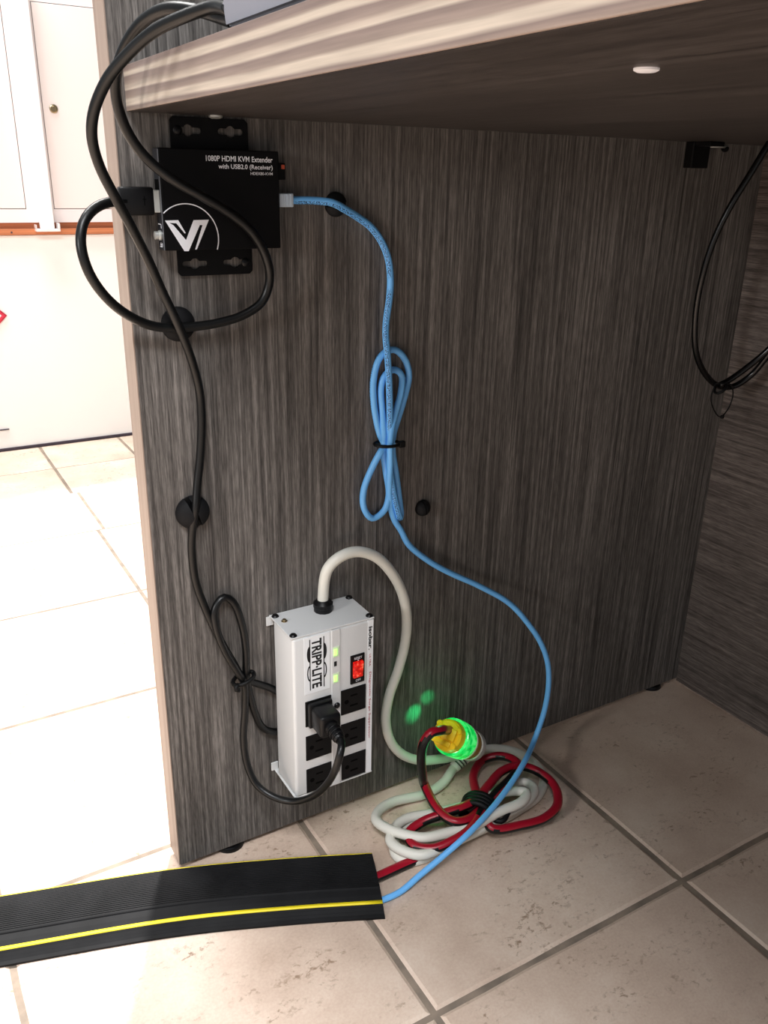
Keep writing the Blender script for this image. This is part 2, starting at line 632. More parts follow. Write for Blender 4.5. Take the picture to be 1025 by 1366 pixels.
R_D, CX_D, CZ_D = 0.060, 0.0435, 0.333
b = B()
M = facing(1.570)
b.rings([[M @ Vector((x, y, h)) for x, y in diamond(CX_D, CZ_D, r)] for r, h in ((R_D, 0), (R_D, 0.004), (R_D - 0.011, 0.004), (R_D - 0.011, 0))], True)
b.done('frame', m_red_sign, sg)
B().prism(diamond(CX_D, CZ_D, R_D - 0.0115), M, 0.002).done('sign_face', m_label, sg)

# ------------------------------------------------------------------ the desk
W = 0.7202
desk = empty('desk', (0.36, -0.3, 0.0))
tag(desk, 'grey brown laminate desk with upright end panel on small black feet', 'desk')
ep = B().span((0.0012, 0.0, 0.008), (W + 0.02, 0.0298, 1.90)).done('end_panel', m_panel, desk)  # unseen upper part made extra tall to block the sun from the desktop
B().span((0.0, 0.0003, 0.0083), (0.0012, 0.0295, 1.90), 0.0003).done('edge_band', m_edge_v, ep)
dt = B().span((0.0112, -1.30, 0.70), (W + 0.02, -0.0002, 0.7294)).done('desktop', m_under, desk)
B().span((0.0099, -1.30, 0.7002), (0.0112, -0.0002, 0.7292), 0.0004).done('edge_band', m_edge, dt)
bp_ = B().span((W, -1.30, 0.0045), (W + 0.02, -0.0002, 0.6998)).done('back_panel', m_back, desk)
B().span((W - 0.0006, -1.30, 0.0026), (W + 0.0195, -0.0002, 0.0045)).done('bottom_edge', m_edge_v, bp_)
for x in (0.058, 0.683):
    B().lathe([(0.006, 0.011), (0.006, 0.006), (0.014, 0.005), (0.0155, 0.003), (0.0155, 0.0), (0, 0)], (x, 0.0135, 0.0)).done('foot', m_black, desk, True)
B().lathe([(0.0050, 0.0005), (0.0048, -0.0008), (0.0035, -0.0014), (0, -0.0016)], (0.0968, -0.4141, 0.70)).done('screw_cap', m_white, desk, True)
B().lathe([(0.0052, 0.0), (0.0052, -0.0013), (0.003, -0.0022), (0, -0.0024)], (0.0735, -0.0090, 0.70)).done('screw', m_steel, desk, True)
# corner bracket under the desktop with a bolt through it
cb = B().span((0.5910, -0.0115, 0.6745), (0.6165, -0.0003, 0.7), 0.001).span((0.5930, -0.030, 0.6955), (0.6155, -0.011, 0.6998), 0.0008).done('corner_bracket', m_blackmat, desk)
B().cyl((0.6160, -0.012, 0.6962), (0.642, -0.012, 0.6962), 0.0013).done('bolt', m_steel, cb)
B().lathe([(0.0, 0), (0.0028, 0.0005), (0.0036, 0.003), (0.003, 0.006), (0, 0.0068)], (0.637, -0.0105, 0.6948), (1, 0, -0.1)).done('bolt_cap', m_blackmat, cb, True)

# grey device on the desktop
gd = empty('grey_device', (0.06, -0.24, 0.7294))
tag(gd, 'grey plastic device with sloped base on the desk edge where black cables enter', 'device')
b = B()
prof = [(-0.1900, 0.7296), (-0.3300, 0.7296), (-0.3300, 0.772), (-0.2060, 0.772), (-0.1990, 0.7530), (-0.1850, 0.7440)]
Mx = Matrix(((0, 0, 1, 0.0145), (1, 0, 0, 0), (0, 1, 0, 0), (0, 0, 0, 1)))
b.prism(prof, Mx, 0.11)
bmesh.ops.bevel(b.bm, geom=list(b.bm.edges), offset=0.0032, segments=3, affect='EDGES')
gb = b.done('casing', m_grey, gd, True)
B().span((0.0135, -0.2335, 0.7465), (0.0165, -0.2255, 0.7600)).done('port', m_void, gb)

# ------------------------------------------------------------------ video extender box
kv = empty('video_extender', (0.073, 0.0, 0.58))
tag(kv, 'flat black metal extender box with white lettering screwed under the desktop', 'electronic box')
YF = -0.0158
hs = B().span((0.0262, -0.0022, 0.6047), (0.1210, YF, 0.6766), 0.0008).done('housing', m_housing, kv)
B().span((0.0255, -0.0030, 0.6052), (0.0263, YF + 0.0006, 0.6761)).done('port_plate', mat('plate_dark', rgb(34, 36, 42), 0.4), kv)
B().span((0.0254, YF - 0.0001, 0.6052), (0.0260, YF + 0.0006, 0.6755)).done('bare_edge', m_hsilver, hs)
# power inlet and its printed frame on the port side
B().lathe([(0.0038, 0), (0.0038, 0.0012), (0.0030, 0.0016), (0.0030, 0.0045), (0.0022, 0.0048), (0, 0.0048)], (0.0255, -0.0090, 0.6155), (-1, 0, 0), 16).done('power_jack', m_steel, kv, True)
b = B()
for z, a, c in ((0.6232, -0.0050, -0.0125), (0.6070, -0.0060, -0.0125)):
    b.span((0.0253, a, z), (0.0256, c, z + 0.0006))
b.span((0.0253, -0.0119, 0.6070), (0.0256, -0.0125, 0.6100)).span((0.0253, -0.0119, 0.6205), (0.0256, -0.0125, 0.6238)).span((0.0253, -0.0072, 0.6085), (0.0256, -0.0105, 0.6091)).span((0.0253, -0.0084, 0.6074), (0.0256, -0.0089, 0.6102))
b.done('port_marking', m_white, kv)
B().span((0.0253, -0.0040, 0.6420), (0.0256, -0.0135, 0.6550)).done('video_port', m_void, kv)
# dip switch on the far side
ds = B().span((0.1210, -0.0022, 0.6560), (0.1300, -0.0080, 0.6685), 0.0006).done('switch_block', m_housing, kv)
B().span((0.1262, -0.0079, 0.6640), (0.1292, -0.0088, 0.6672), 0.0004).done('switch', mat('orange_switch', rgb(200, 84, 54), 0.5), ds)


def keyhole(cx, cz, rw, rr, h):
    """slot with a round middle"""
    o = []
    a0 = math.asin(h / rr)
    for k in range(13):
        a = a0 + (math.pi - 2 * a0) * k / 12
        o.append((cx + rr * math.cos(a), cz + rr * math.sin(a)))
    for k in range(9):
        a = math.pi / 2 + math.pi * k / 8
        o.append((cx - rw + h + h * math.cos(a), cz + h * math.sin(a)))
    for k in range(13):
        a = math.pi + a0 + (math.pi - 2 * a0) * k / 12
        o.append((cx + rr * math.cos(a), cz + rr * math.sin(a)))
    for k in range(9):
        a = -math.pi / 2 + math.pi * k / 8
        o.append((cx + rw - h + h * math.cos(a), cz + h * math.sin(a)))
    return o


def flange(x0, x1, z0, z1, holes, screw, up):
    """mounting plate with real keyhole slots, cut with a boolean-free triangle fill"""
    b = B()
    ch = 0.0025
    if up:
        out = [(x0, z0), (x1, z0), (x1, z1 - ch), (x1 - ch, z1), (x0 + ch, z1), (x0, z1 - ch)]
    else:
        out = [(x0 + ch, z0), (x1 - ch, z0), (x1, z0 + ch), (x1, z1), (x0, z1), (x0, z0 + ch)]
    bm = b.bm
    loops = [out] + [keyhole(cx, cz, 0.0103, 0.0042, 0.0022) for cx, cz in holes]
    es = []
    for lp in loops:
        vs = [bm.verts.new((x, -0.0022, z)) for x, z in lp]
        es += [bm.edges.new((vs[i], vs[(i + 1) % len(vs)])) for i in range(len(vs))]
    bmesh.ops.triangle_fill(bm, use_beauty=True, use_dissolve=False, edges=es)
    r = bmesh.ops.extrude_face_region(bm, geom=list(bm.faces))
    bmesh.ops.translate(bm, verts=[v for v in r['geom'] if isinstance(v, bmesh.types.BMVert)], vec=(0, 0.0019, 0))
    f = b.done('mounting_plate', m_housing, kv)
    for sx, sz in screw:
        B().lathe([(0.0034, 0), (0.0034, 0.0008), (0.0024, 0.0016), (0, 0.0017)], (sx, -0.0022, sz), (0, -1, 0), 16).span((sx - 0.0018, -0.0040, sz - 0.0004), (sx + 0.0018, -0.0037, sz + 0.0004)).done('screw', m_black, f, True)


flange(0.0405, 0.1016, 0.676, 0.6985, [(0.0541, 0.6893), (0.0876, 0.6895)], [(0.0458, 0.6890)], True)
flange(0.0396, 0.1014, 0.5842, 0.606, [(0.0534, 0.5932), (0.0869, 0.5934)], [(0.0955, 0.5932)], False)
lettering('lettering', '1080P HDMI KVM Extender', 0.0618, 0.1156, 0.6683, 0.6723, YF, m_white, kv, bold=0.012)
lettering('lettering', 'with USB2.0 (Receiver)', 0.0714, 0.1155, 0.6622, 0.6666, YF, m_white, kv, bold=0.012)
lettering('lettering', 'HDEX80-KVM', 0.0970, 0.1154, 0.6592, 0.6613, YF, m_white, kv, bold=0.004)
b = B()
Mf = facing(YF)
b.prism([(0.0275, 0.6264), (0.0336, 0.6231), (0.0427, 0.6122), (0.0495, 0.6265), (0.0616, 0.6268), (0.0567, 0.6229), (0.0542, 0.623), (0.0442, 0.6041), (0.0409, 0.6042)], Mf, 0.0003)
b.prism([(0.0275, 0.6264), (0.0376, 0.6266), (0.0428, 0.6173), (0.0419, 0.6171), (0.036, 0.6244), (0.0305, 0.6247)], Mf, 0.00028)
b.prism([(0.0616, 0.6268), (0.0507, 0.6052), (0.0494, 0.6052), (0.0565, 0.6232)], Mf, 0.00029)
arc = []
cx, cz, r = 0.0437, 0.6133, 0.0253
for k in range(41):
    a = math.radians(-20 + (133 + 20) * k / 40)
    arc.append((cx + r * math.cos(a), cz + r * math.sin(a)))
b.prism(arc + [(cx + (x - cx) * 0.970, cz + (z - cz) * 0.970) for x, z in arc[::-1]], Mf, 0.0003)
b.done('emblem', m_white, kv)

# ------------------------------------------------------------------ surge strip box
X0, X1, Z0, Z1, YB = 0.1060, 0.1932, 0.0852, 0.2668, -0.0524
ps = empty('surge_box', (0.15, 0.0, Z0))
tag(ps, 'ivory metal surge suppressor box with black outlets mounted upright on the panel', 'power strip')
b = B()
b.span((X0 + 0.0008, -0.008, Z0 + 0.0015), (X1 - 0.0008, YB, Z1 - 0.0015), 0.003, 3)
hb = b.done('housing', m_strip, ps, True)
for z0, z1 in ((Z1 - 0.0016, Z1), (Z0, Z0 + 0.0016)):
    b = B()
    b.span((X0, -0.0005, z0), (X1, YB + 0.0006, z1), 0.0004)
    e = 1 if z0 > 0.2 else -1
    zl = z1 - 0.0012 if e > 0 else z0 + 0.0012
    b.span((X0 - 0.0035, -0.0005, min(zl - e * 0.0095, zl)), (X0 + 0.004, -0.0022, max(zl - e * 0.0095, zl)), 0.0005)
    pe = b.done('end_plate', m_strip, ps)
    if e > 0:
        for x, y in ((0.1101, -0.0060), (0.1096, -0.0478), (0.1905, -0.0052), (0.1898, -0.0478)):
            B().lathe([(0.0036, 0), (0.0036, 0.0006), (0.0026, 0.0018), (0, 0.0021)], (x, y, Z1), (0, 0, 1), 16).done('screw', m_black, pe, True)
        B().lathe([(0.0030, 0), (0.0030, 0.0006), (0.0018, 0.001), (0.0018, 0.0022), (0, 0.0024)], (0.1139, -0.0185, Z1), (0, 0, 1), 16).done('ground_screw', m_brass, pe, True)
for dx in (0.1172, 0.1460, 0.1556, 0.1848):
    pass
B().span((0.1466, YB + 0.001, Z0 + 0.002), (0.1554, YB - 0.0008, Z1 - 0.0020), 0.0003).done('centre_rail', m_strip, ps)
B().span((0.1858, YB + 0.001, Z0 + 0.002), (0.1918, YB - 0.0002, Z1 - 0.0020)).done('label_strip', m_label, ps)
lb = B().span((0.1180, YB + 0.001, 0.2030), (0.1444, YB - 0.0003, 0.2641)).done('brand_label', m_label, ps)
lettering('lettering', 'TRIPP·LITE', 0.1258, 0.1359, 0.2078, 0.2606, YB - 0.0003, m_ink, lb, True, bold=0.03)
b = B()
Mb = facing(YB - 0.0003)
for x in (0.1238, 0.1383):
    b.prism([(x - 0.00045, 0.2066), (x + 0.00045, 0.2066), (x + 0.00045, 0.2612), (x - 0.00045, 0.2612)], Mb, 0.0002)


def half_disc(xb, sx, zc, rx, rz, ring):
    o = [(xb + sx * rx * math.sin(math.pi * k / 16), zc + rz * math.cos(math.pi * k / 16)) for k in range(17)]
    if ring:
        i = [(xb + sx * rx * 0.62 * math.sin(math.pi * k / 16), zc + rz * 0.78 * math.cos(math.pi * k / 16)) for k in range(17)]
        return o + i[::-1]
    return o


for zc, ring in ((0.2455, False), (0.2250, True)):
    for xb, sx in ((0.1236, -1), (0.1385, 1)):
        q = half_disc(xb, sx, zc, 0.0028, 0.0085, ring)
        b.prism(q if sx > 0 else q[::-1], Mb, 0.0002)
b.done('emblem', m_ink, lb)
lettering('lettering', 'isobar.', 0.1866, 0.1906, 0.2325, 0.2582, YB - 0.0003, m_ink, ps, True, bold=0.03)
lettering('lettering', 'ULTRA', 0.1874, 0.1894, 0.2140, 0.2278, YB - 0.0003, m_red_ink, ps, True, bold=0.0)
lettering('lettering', 'Diagnostic Surge Suppressor', 0.1872, 0.1900, 0.1290, 0.2074, YB - 0.0003, m_red_ink, ps, True, bold=0.005)
for zc in (0.2411, 0.2124):
    l_ = B().span((0.1476, YB, zc - 0.0058), (0.1546, YB - 0.0012, zc + 0.0058), 0.0004).done('indicator', m_led_rim, ps)
    B().span((0.1484, YB - 0.0010, zc - 0.0036), (0.1520, YB - 0.0020, zc + 0.0036), 0.0006).done('lamp', m_led, l_)
B().span((0.1488, YB, 0.2256), (0.1516, YB - 0.0010, 0.2308)).done('indicator_mark', m_ink, ps)
sw = B().span((0.1667, YB + 0.001, 0.1996), (0.1822, YB - 0.0012, 0.2314), 0.0006).done('switch', m_black, ps)
B().box((0.1744, YB - 0.0014, 0.2155), (0.0108, 0.0046, 0.0182), 0.0012, rot=Matrix.Rotation(math.radians(6), 3, 'X')).done('rocker', m_rocker, sw)
lettering('lettering', 'RESET', 0.1705, 0.1790, 0.2266, 0.2292, YB - 0.0012, m_white, sw)
lettering('lettering', 'OFF', 0.1722, 0.1778, 0.2016, 0.2042, YB - 0.0012, m_white, sw)
B().prism([(0.1738, 0.2258), (0.1748, 0.2245), (0.1758, 0.2258)], facing(YB - 0.0012), 0.0002).done('pointer', m_white, sw)
OUT = [(0.1320, 0.1808), (0.1320, 0.1415), (0.1320, 0.1028), (0.1703, 0.1813), (0.1703, 0.1420), (0.1710, 0.1032)]
for k, (x, z) in enumerate(OUT):
    o = B().span((x - 0.0138, YB + 0.001, z - 0.0141), (x + 0.0138, YB - 0.0009, z + 0.0141), 0.0005).done('outlet', m_blackmat, ps)
    b = B()
    b.span((x - 0.0035, YB - 0.0006, z + 0.0048), (x + 0.0040, YB - 0.0010, z + 0.0066))
    b.span((x - 0.0040, YB - 0.0006, z - 0.0066), (x + 0.0045, YB - 0.0010, z - 0.0046))
    b.cyl((x - 0.0078, YB - 0.0006, z), (x - 0.0078, YB - 0.0010, z), 0.0024, 14)
    b.done('slots', m_void, o)
for z in (0.1812, 0.1052):
    B().lathe([(0.0032, 0), (0.0032, 0.0008), (0.0022, 0.0020), (0, 0.0023)], (0.1517, YB - 0.0008, z), (0, -1, 0), 16).done('screw', m_black, ps, True)
gx, gy = 0.1560, -0.0165
B().lathe([(0.0092, 0), (0.0092, 0.0045), (0.0098, 0.005), (0.0098, 0.0085), (0.0080, 0.0105), (0.0066, 0.0118), (0.005, 0.0118)], (gx, gy, Z1), (0, 0, 1), 12).done('cable_gland', m_black, ps, True)

wc_pts = [(gx, gy, Z1 + 0.004), (gx, gy, Z1 + 0.016)] + [(0.1596, -0.019, 0.3106), (0.1712, -0.02, 0.321), (0.1891, -0.02, 0.3235), (0.2109, -0.02, 0.3141), (0.2308, -0.019, 0.2921), (0.2472, -0.017, 0.2604), (0.254, -0.015, 0.2289), (0.2535, -0.013, 0.1993), (0.2472, -0.011, 0.1678), (0.238, -0.009, 0.1366), (0.2355, -0.008, 0.106), (0.2424, -0.009, 0.0765), (0.2575, -0.011, 0.0551), (0.2788, -0.013, 0.0413), (0.3088, -0.015, 0.0334)] + [(0.3625, -0.0051, 0.016), (0.3892, -0.001, 0.009), (0.4117, -0.0117, 0.0055), (0.4225, -0.0385, 0.0055), (0.4166, -0.071, 0.0055), (0.39, -0.0936, 0.0056), (0.3573, -0.1022, 0.007), (0.3118, -0.1077, 0.008), (0.266, -0.1071, 0.0055), (0.2247, -0.1108, 0.0055), (0.2071, -0.1068, 0.0055), (0.1995, -0.0945, 0.006), (0.2064, -0.0786, 0.0065), (0.2228, -0.0661, 0.007), (0.2452, -0.0659, 0.009), (0.2758, -0.0759, 0.011), (0.3155, -0.078, 0.014), (0.3547, -0.0747, 0.017), (0.3785, -0.0786, 0.018), (0.3822, -0.0936, 0.018), (0.3605, -0.1065, 0.018), (0.3238, -0.1105, 0.017), (0.2893, -0.1135, 0.015), (0.2483, -0.1156, 0.016), (0.2175, -0.1149, 0.016), (0.2036, -0.1012, 0.016), (0.199, -0.0826, 0.016), (0.2137, -0.068, 0.016), (0.2315, -0.0627, 0.016), (0.259, -0.0704, 0.017), (0.2938, -0.0826, 0.022), (0.3288, -0.0873, 0.026), (0.3523, -0.0944, 0.027), (0.3622, -0.1032, 0.027), (0.3488, -0.1121, 0.027), (0.3151, -0.113, 0.027), (0.2827, -0.1138, 0.024), (0.2538, -0.107, 0.022), (0.2279, -0.1005, 0.022), (0.2134, -0.0873, 0.022), (0.2025, -0.0696, 0.021), (0.2003, -0.0505, 0.018), (0.2109, -0.037, 0.015), (0.2348, -0.0276, 0.011), (0.277, -0.0303, 0.007), (0.3044, -0.0254, 0.008), (0.3259, -0.0161, 0.015), (0.3372, -0.0155, 0.022)]
wcord = B().tube(wc_pts, 0.0054, 12).done('supply_cord', m_wcord, ps)

# ------------------------------------------------------------------ red and black extension cord with a lit connector
P0 = Vector((0.2880, -0.0490, 0.0960))
P1 = Vector((0.3570, -0.0205, 0.0335))
ax = (P1 - P0).normalized()
xc = empty('extension_cord', (0.34, -0.06, 0.0))
tag(xc, 'red and black extension cord tied in loops, with a green lit yellow connector', 'extension cord')


def two_tone(u, n):
    """one side of the jacket is black; it turns over in the small far loop"""
    d = Vector((-0.50, -0.50, -0.70)) if not 0.63 < u < 0.71 else Vector((0.1, 0.75, 0.65))
    return 1 if n.dot(d) > 0.22 else 0


rc = [P0 + ax * 0.004 + Vector((0.006, 0, 0.003)), P0 - ax * 0.006 + Vector((0.004, 0, 0.003))]
rc += [(0.2664, -0.068, 0.1209), (0.2527, -0.07, 0.1237), (0.2461, -0.068, 0.1136), (0.2477, -0.062, 0.09), (0.2557, -0.054, 0.057)]
rc += [(0.262, -0.0489, 0.04), (0.2572, -0.0783, 0.034), (0.259, -0.0946, 0.031), (0.2657, -0.1053, 0.03), (0.2809, -0.108, 0.029), (0.3024, -0.1026, 0.026)]
rc_b = [(0.301, -0.1209, 0.018), (0.3341, -0.1316, 0.016), (0.3644, -0.1339, 0.0145), (0.3917, -0.1233, 0.0145), (0.407, -0.0988, 0.0165), (0.4036, -0.0755, 0.02), (0.3869, -0.0613, 0.025), (0.3606, -0.0618, 0.028), (0.3283, -0.0774, 0.031), (0.304, -0.0898, 0.032), (0.2827, -0.0931, 0.033), (0.2601, -0.0889, 0.03), (0.2364, -0.0831, 0.024), (0.2194, -0.0863, 0.02), (0.2157, -0.1009, 0.018), (0.2297, -0.1147, 0.018), (0.2506, -0.1197, 0.022), (0.2734, -0.1186, 0.026), (0.2971, -0.1056, 0.029), (0.3259, -0.0926, 0.031), (0.3576, -0.0795, 0.03), (0.3851, -0.0627, 0.026), (0.3892, -0.0425, 0.022), (0.3808, -0.0283, 0.019), (0.3635, -0.0216, 0.014), (0.3416, -0.0341, 0.012), (0.326, -0.0588, 0.014), (0.3136, -0.0843, 0.018), (0.2889, -0.1058, 0.018), (0.2616, -0.1127, 0.012), (0.2357, -0.1105, 0.0075), (0.1992, -0.1089, 0.0058), (0.1716, -0.1095, 0.0058), (0.153, -0.1089, 0.0058)]
rc += rc_b
red = B().tube(rc, 0.0051, 14, mfun=two_tone, step=0.002, up=(0, -0.3, 1)).done('cord', [m_red, m_cord], xc)
ct = B()
tz = Vector((0.3031, -0.0944, 0.018))
for off_ in (-0.0075, -0.0025, 0.0025, 0.0075):
    d_ = Vector((0.75, 0.62, 0.05)).normalized()
    c0 = tz + d_ * off_
    u = Vector((0.62, -0.75, 0)).normalized()
    ct.tube([c0 + u * (0.0175 * math.cos(a)) + Vector((0, 0, 1)) * (0.0165 * math.sin(a) + 0.0025) for a in [2 * math.pi * k / 20 for k in range(21)]], 0.0033, 8, uv=False)
ct.tube([tz + Vector((0.004, -0.015, 0.002)), tz + Vector((0.012, -0.027, 0.004)), tz + Vector((0.026, -0.020, 0.006))], 0.0030, 8, uv=False)
ct.done('tie', m_blackmat, xc)
# connector: yellow cap, lit green body, amber end
cn = B().lathe([(0.0150, 0.0), (0.0172, 0.002), (0.0180, 0.010), (0.0182, 0.016)], P0, ax, 28).done('connector', m_ycap, xc, True)
u = Vector((0, 0, 1)) - ax * ax.z
u.normalize()
v = ax.cross(u)
b = B()
for a in (35, 145, 215, 325):
    d_ = u * math.sin(math.radians(a)) + v * math.cos(math.radians(a))
    b.cyl(P0 + d_ * 0.0150 - ax * 0.0015, P0 + d_ * 0.0150 + ax * 0.012, 0.0036, 12, bev=0.0008)
rotm = Matrix((v, u, ax)).transposed()
b.box(P0 - ax * 0.001 + u * 0.002, (0.024, 0.013, 0.006), 0.0015, rot=rotm)
b.box(P0 - ax * 0.0005 - u * 0.009, (0.020, 0.006, 0.005), 0.0012, rot=rotm)
b.done('cap', m_ycap, cn, True)
B().lathe([(0.0182, 0.012), (0.0208, 0.013), (0.0212, 0.022), (0.0208, 0.038), (0.0196, 0.042)], P0, ax, 28).done('lit_body', m_glow, cn, True)
B().lathe([(0.0196, 0.0415), (0.0204, 0.0425), (0.0204, 0.0445), (0.0190, 0.0460)], P0, ax, 28).done('rim', m_led_rim, cn, True)
B().lathe([(0.0188, 0.0455), (0.0182, 0.052), (0.0176, 0.062), (0.0150, 0.066)], P0, ax, 28).done('socket_end', m_amber, cn, True)
# white angled plug of the surge box pushed into it
pp = P0 + ax * 0.066
se = Vector((0.3387, -0.0151, 0.023))
pl_ = B().lathe([(0.0150, 0.0), (0.0175, 0.001), (0.0178, 0.010), (0.0150, 0.0145), (0.008, 0.0155)], pp, ax, 24).done('plug', m_wcord, wcord, True)
B().tube([pp + ax * 0.007, pp + ax * 0.007 + (se - pp) * 0.4, se + Vector((0.004, 0, 0.001)), Vector((0.3259, -0.0161, 0.015))], lambda s_: 0.0095 - 0.003 * s_, 12, uv=False).done('strain_relief', m_wcord, pl_)
b = B()
tdir = (Vector((0.3259, -0.0161, 0.015)) - se).normalized()
for k in range(3):
    q = se + tdir * (0.001 + 0.0038 * k)
    b.cyl(q, q + tdir * 0.0014, 0.0082 - 0.0004 * k, 14)
b.done('grip_ring', mat('groove_grey', rgb(70, 78, 70), 0.6), pl_)
# LED light thrown by the connector onto the panel and floor
light('connector_glow', 'POINT', P0 + Vector((-0.004, 0.004, 0.034)), (0, 0, 0), 0.008, (0.05, 1.0, 0.30), shadow_soft_size=0.004)
light('connector_glow', 'POINT', P0 + ax * 0.03 + Vector((-0.012, -0.016, -0.026)), (0, 0, 0), 0.010, (0.05, 1.0, 0.30), shadow_soft_size=0.004)
for tgt, e in (((0.2768, 0.0, 0.0979), 0.55), ((0.2943, 0.0, 0.1132), 0.20)):
    light('connector_beam', 'SPOT', P0 + Vector((-0.006, 0.006, 0.030)), tgt, e, (0.02, 1.0, 0.28), spot_size=math.radians(27), spot_blend=1.0, shadow_soft_size=0.002)

# ------------------------------------------------------------------ blue network cable
nc = empty('network_cable', (0.25, -0.02, 0.0))
tag(nc, 'light blue network cable bundled on the panel and running down to the floor', 'cable')
bl = [(0.1304, -0.0088, 0.6409), (0.1416, -0.009, 0.6409), (0.1577, -0.0105, 0.6405), (0.1704, -0.0125, 0.6388), (0.182, -0.0105, 0.6341), (0.1973, -0.006, 0.6273), (0.2105, -0.005, 0.6193), (0.2212, -0.005, 0.6074), (0.2284, -0.005, 0.5927), (0.2311, -0.005, 0.5765), (0.2308, -0.005, 0.5602)]
bl += [(0.2278, -0.005, 0.5384), (0.2263, -0.007, 0.5262), (0.2263, -0.011, 0.5077), (0.2283, -0.012, 0.4784), (0.2302, -0.011, 0.4478), (0.2308, -0.01, 0.4233), (0.2318, -0.01, 0.4003), (0.2372, -0.009, 0.3738), (0.2422, -0.009, 0.3545), (0.2464, -0.008, 0.3436), (0.2494, -0.005, 0.3452), (0.2474, -0.004, 0.363), (0.2426, -0.004, 0.3914), (0.2384, -0.004, 0.4136), (0.2391, -0.004, 0.4311), (0.2445, -0.004, 0.4478), (0.2499, -0.004, 0.4643), (0.2545, -0.004, 0.4858), (0.2493, -0.0045, 0.5013), (0.2395, -0.0045, 0.5106), (0.2313, -0.004, 0.5112), (0.2217, -0.004, 0.5044), (0.216, -0.004, 0.4862), (0.2168, -0.004, 0.4612), (0.2239, -0.004, 0.4313), (0.2284, -0.006, 0.4208), (0.2231, -0.01, 0.4191), (0.214, -0.008, 0.4024), (0.206, -0.005, 0.3778), (0.2073, -0.0045, 0.3592), (0.2169, -0.0045, 0.3473), (0.2289, -0.006, 0.354), (0.2339, -0.006, 0.3697), (0.2309, -0.0045, 0.3934), (0.2282, -0.004, 0.4115), (0.226, -0.008, 0.4304), (0.2253, -0.005, 0.4537), (0.2235, -0.005, 0.4774), (0.2274, -0.005, 0.4886), (0.2378, -0.005, 0.4929), (0.245, -0.006, 0.4871), (0.2437, -0.008, 0.4726), (0.2378, -0.009, 0.4532), (0.2318, -0.012, 0.4376), (0.2291, -0.0145, 0.423), (0.2305, -0.013, 0.4049), (0.2329, -0.0085, 0.3762), (0.2375, -0.005, 0.3539), (0.2419, -0.005, 0.3409), (0.2489, -0.006, 0.3294)]
bl += [(0.258, -0.007, 0.3121), (0.2804, -0.009, 0.2905), (0.3078, -0.012, 0.2709), (0.3443, -0.018, 0.249), (0.3807, -0.027, 0.2231), (0.4035, -0.035, 0.1955), (0.4199, -0.041, 0.1689), (0.4306, -0.044, 0.1408), (0.4345, -0.045, 0.1097), (0.4317, -0.045, 0.0743), (0.4208, -0.046, 0.0416)]
bl += [(0.3781, -0.0782, 0.046), (0.3425, -0.0967, 0.04), (0.3051, -0.1128, 0.035), (0.2667, -0.1258, 0.03), (0.2324, -0.1291, 0.018), (0.2042, -0.1313, 0.009), (0.18, -0.1351, 0.0038), (0.1601, -0.1354, 0.0036), (0.1393, -0.1321, 0.0036)]
B().tube(bl, 0.0032, 10, step=0.003, up=(0, -1, 0)).done('cord', m_blue, nc)
pb = Vector(bl[0])
b = B()
b.span((0.1205, pb.y - 0.0042, pb.z - 0.0052), (0.1345, pb.y + 0.0042, pb.z + 0.0052), 0.0008)
for k in range(4):
    b.span((0.1222 + k * 0.0030, pb.y - 0.0050, pb.z - 0.0045), (0.1234 + k * 0.0030, pb.y - 0.0040, pb.z + 0.0045))
b.done('plug', m_green_tab, nc)
tx = Vector((0.2286, -0.0105, 0.4238))
zt = B()
zt.tube([tx + Vector((0.0135 * math.cos(a), -0.0094 * math.sin(a), -0.0005 * math.cos(a))) for a in [2 * math.pi * k / 24 for k in range(25)]], 0.0016, 8, uv=False)
zt.box(tx + Vector((0.0115, -0.0070, 0.0)), (0.0062, 0.0048, 0.0062), 0.0006)
zt.done('cable_tie', m_blackmat, nc)

# ------------------------------------------------------------------ black video cable and black power cord
hc = empty('video_cable', (0.02, -0.05, 0.53))
tag(hc, 'black video cable looping left past the panel edge into the extender box', 'cable')
ha = [(0.0217, -0.185, 0.7357), (0.0224, -0.17, 0.739), (0.0165, -0.145, 0.7455), (0.0072, -0.12, 0.7489), (-0.0006, -0.095, 0.7447), (-0.0071, -0.075, 0.7333), (-0.0097, -0.058, 0.7199), (-0.0084, -0.046, 0.7063), (-0.0033, -0.038, 0.691), (0.0059, -0.033, 0.6764), (0.0181, -0.031, 0.6641), (0.0337, -0.031, 0.6534), (0.0522, -0.031, 0.6438), (0.0728, -0.029, 0.6327), (0.0916, -0.026, 0.6189), (0.105, -0.021, 0.6003), (0.1099, -0.017, 0.5811), (0.104, -0.014, 0.5632), (0.0881, -0.012, 0.553), (0.0658, -0.011, 0.5477), (0.0439, -0.011, 0.5461), (0.0328, -0.0115, 0.5463), (0.0135, -0.013, 0.549), (-0.007, -0.018, 0.5595), (-0.0235, -0.024, 0.5748), (-0.034, -0.027, 0.5929), (-0.037, -0.026, 0.6119), (-0.0325, -0.022, 0.6262), (-0.0221, -0.017, 0.6355), (-0.009, -0.0125, 0.6394), (0.001, -0.0115, 0.6399)]
B().tube(ha, 0.0037, 12, up=(0, -1, 0)).done('cord', m_cord, hc)
hz = XZP = Vector((0.0113, -0.0095, 0.6399))
b = B()
b.span((hz.x - 0.0150, -0.0042, hz.z - 0.0100), (0.0212, -0.0150, hz.z + 0.0098), 0.0018)
hp = b.done('plug', m_black, hc, True)
B().span((0.0208, -0.0050, hz.z - 0.0080), (0.0257, -0.0140, hz.z + 0.0078), 0.0006).done('metal_tip', m_steel, hp)
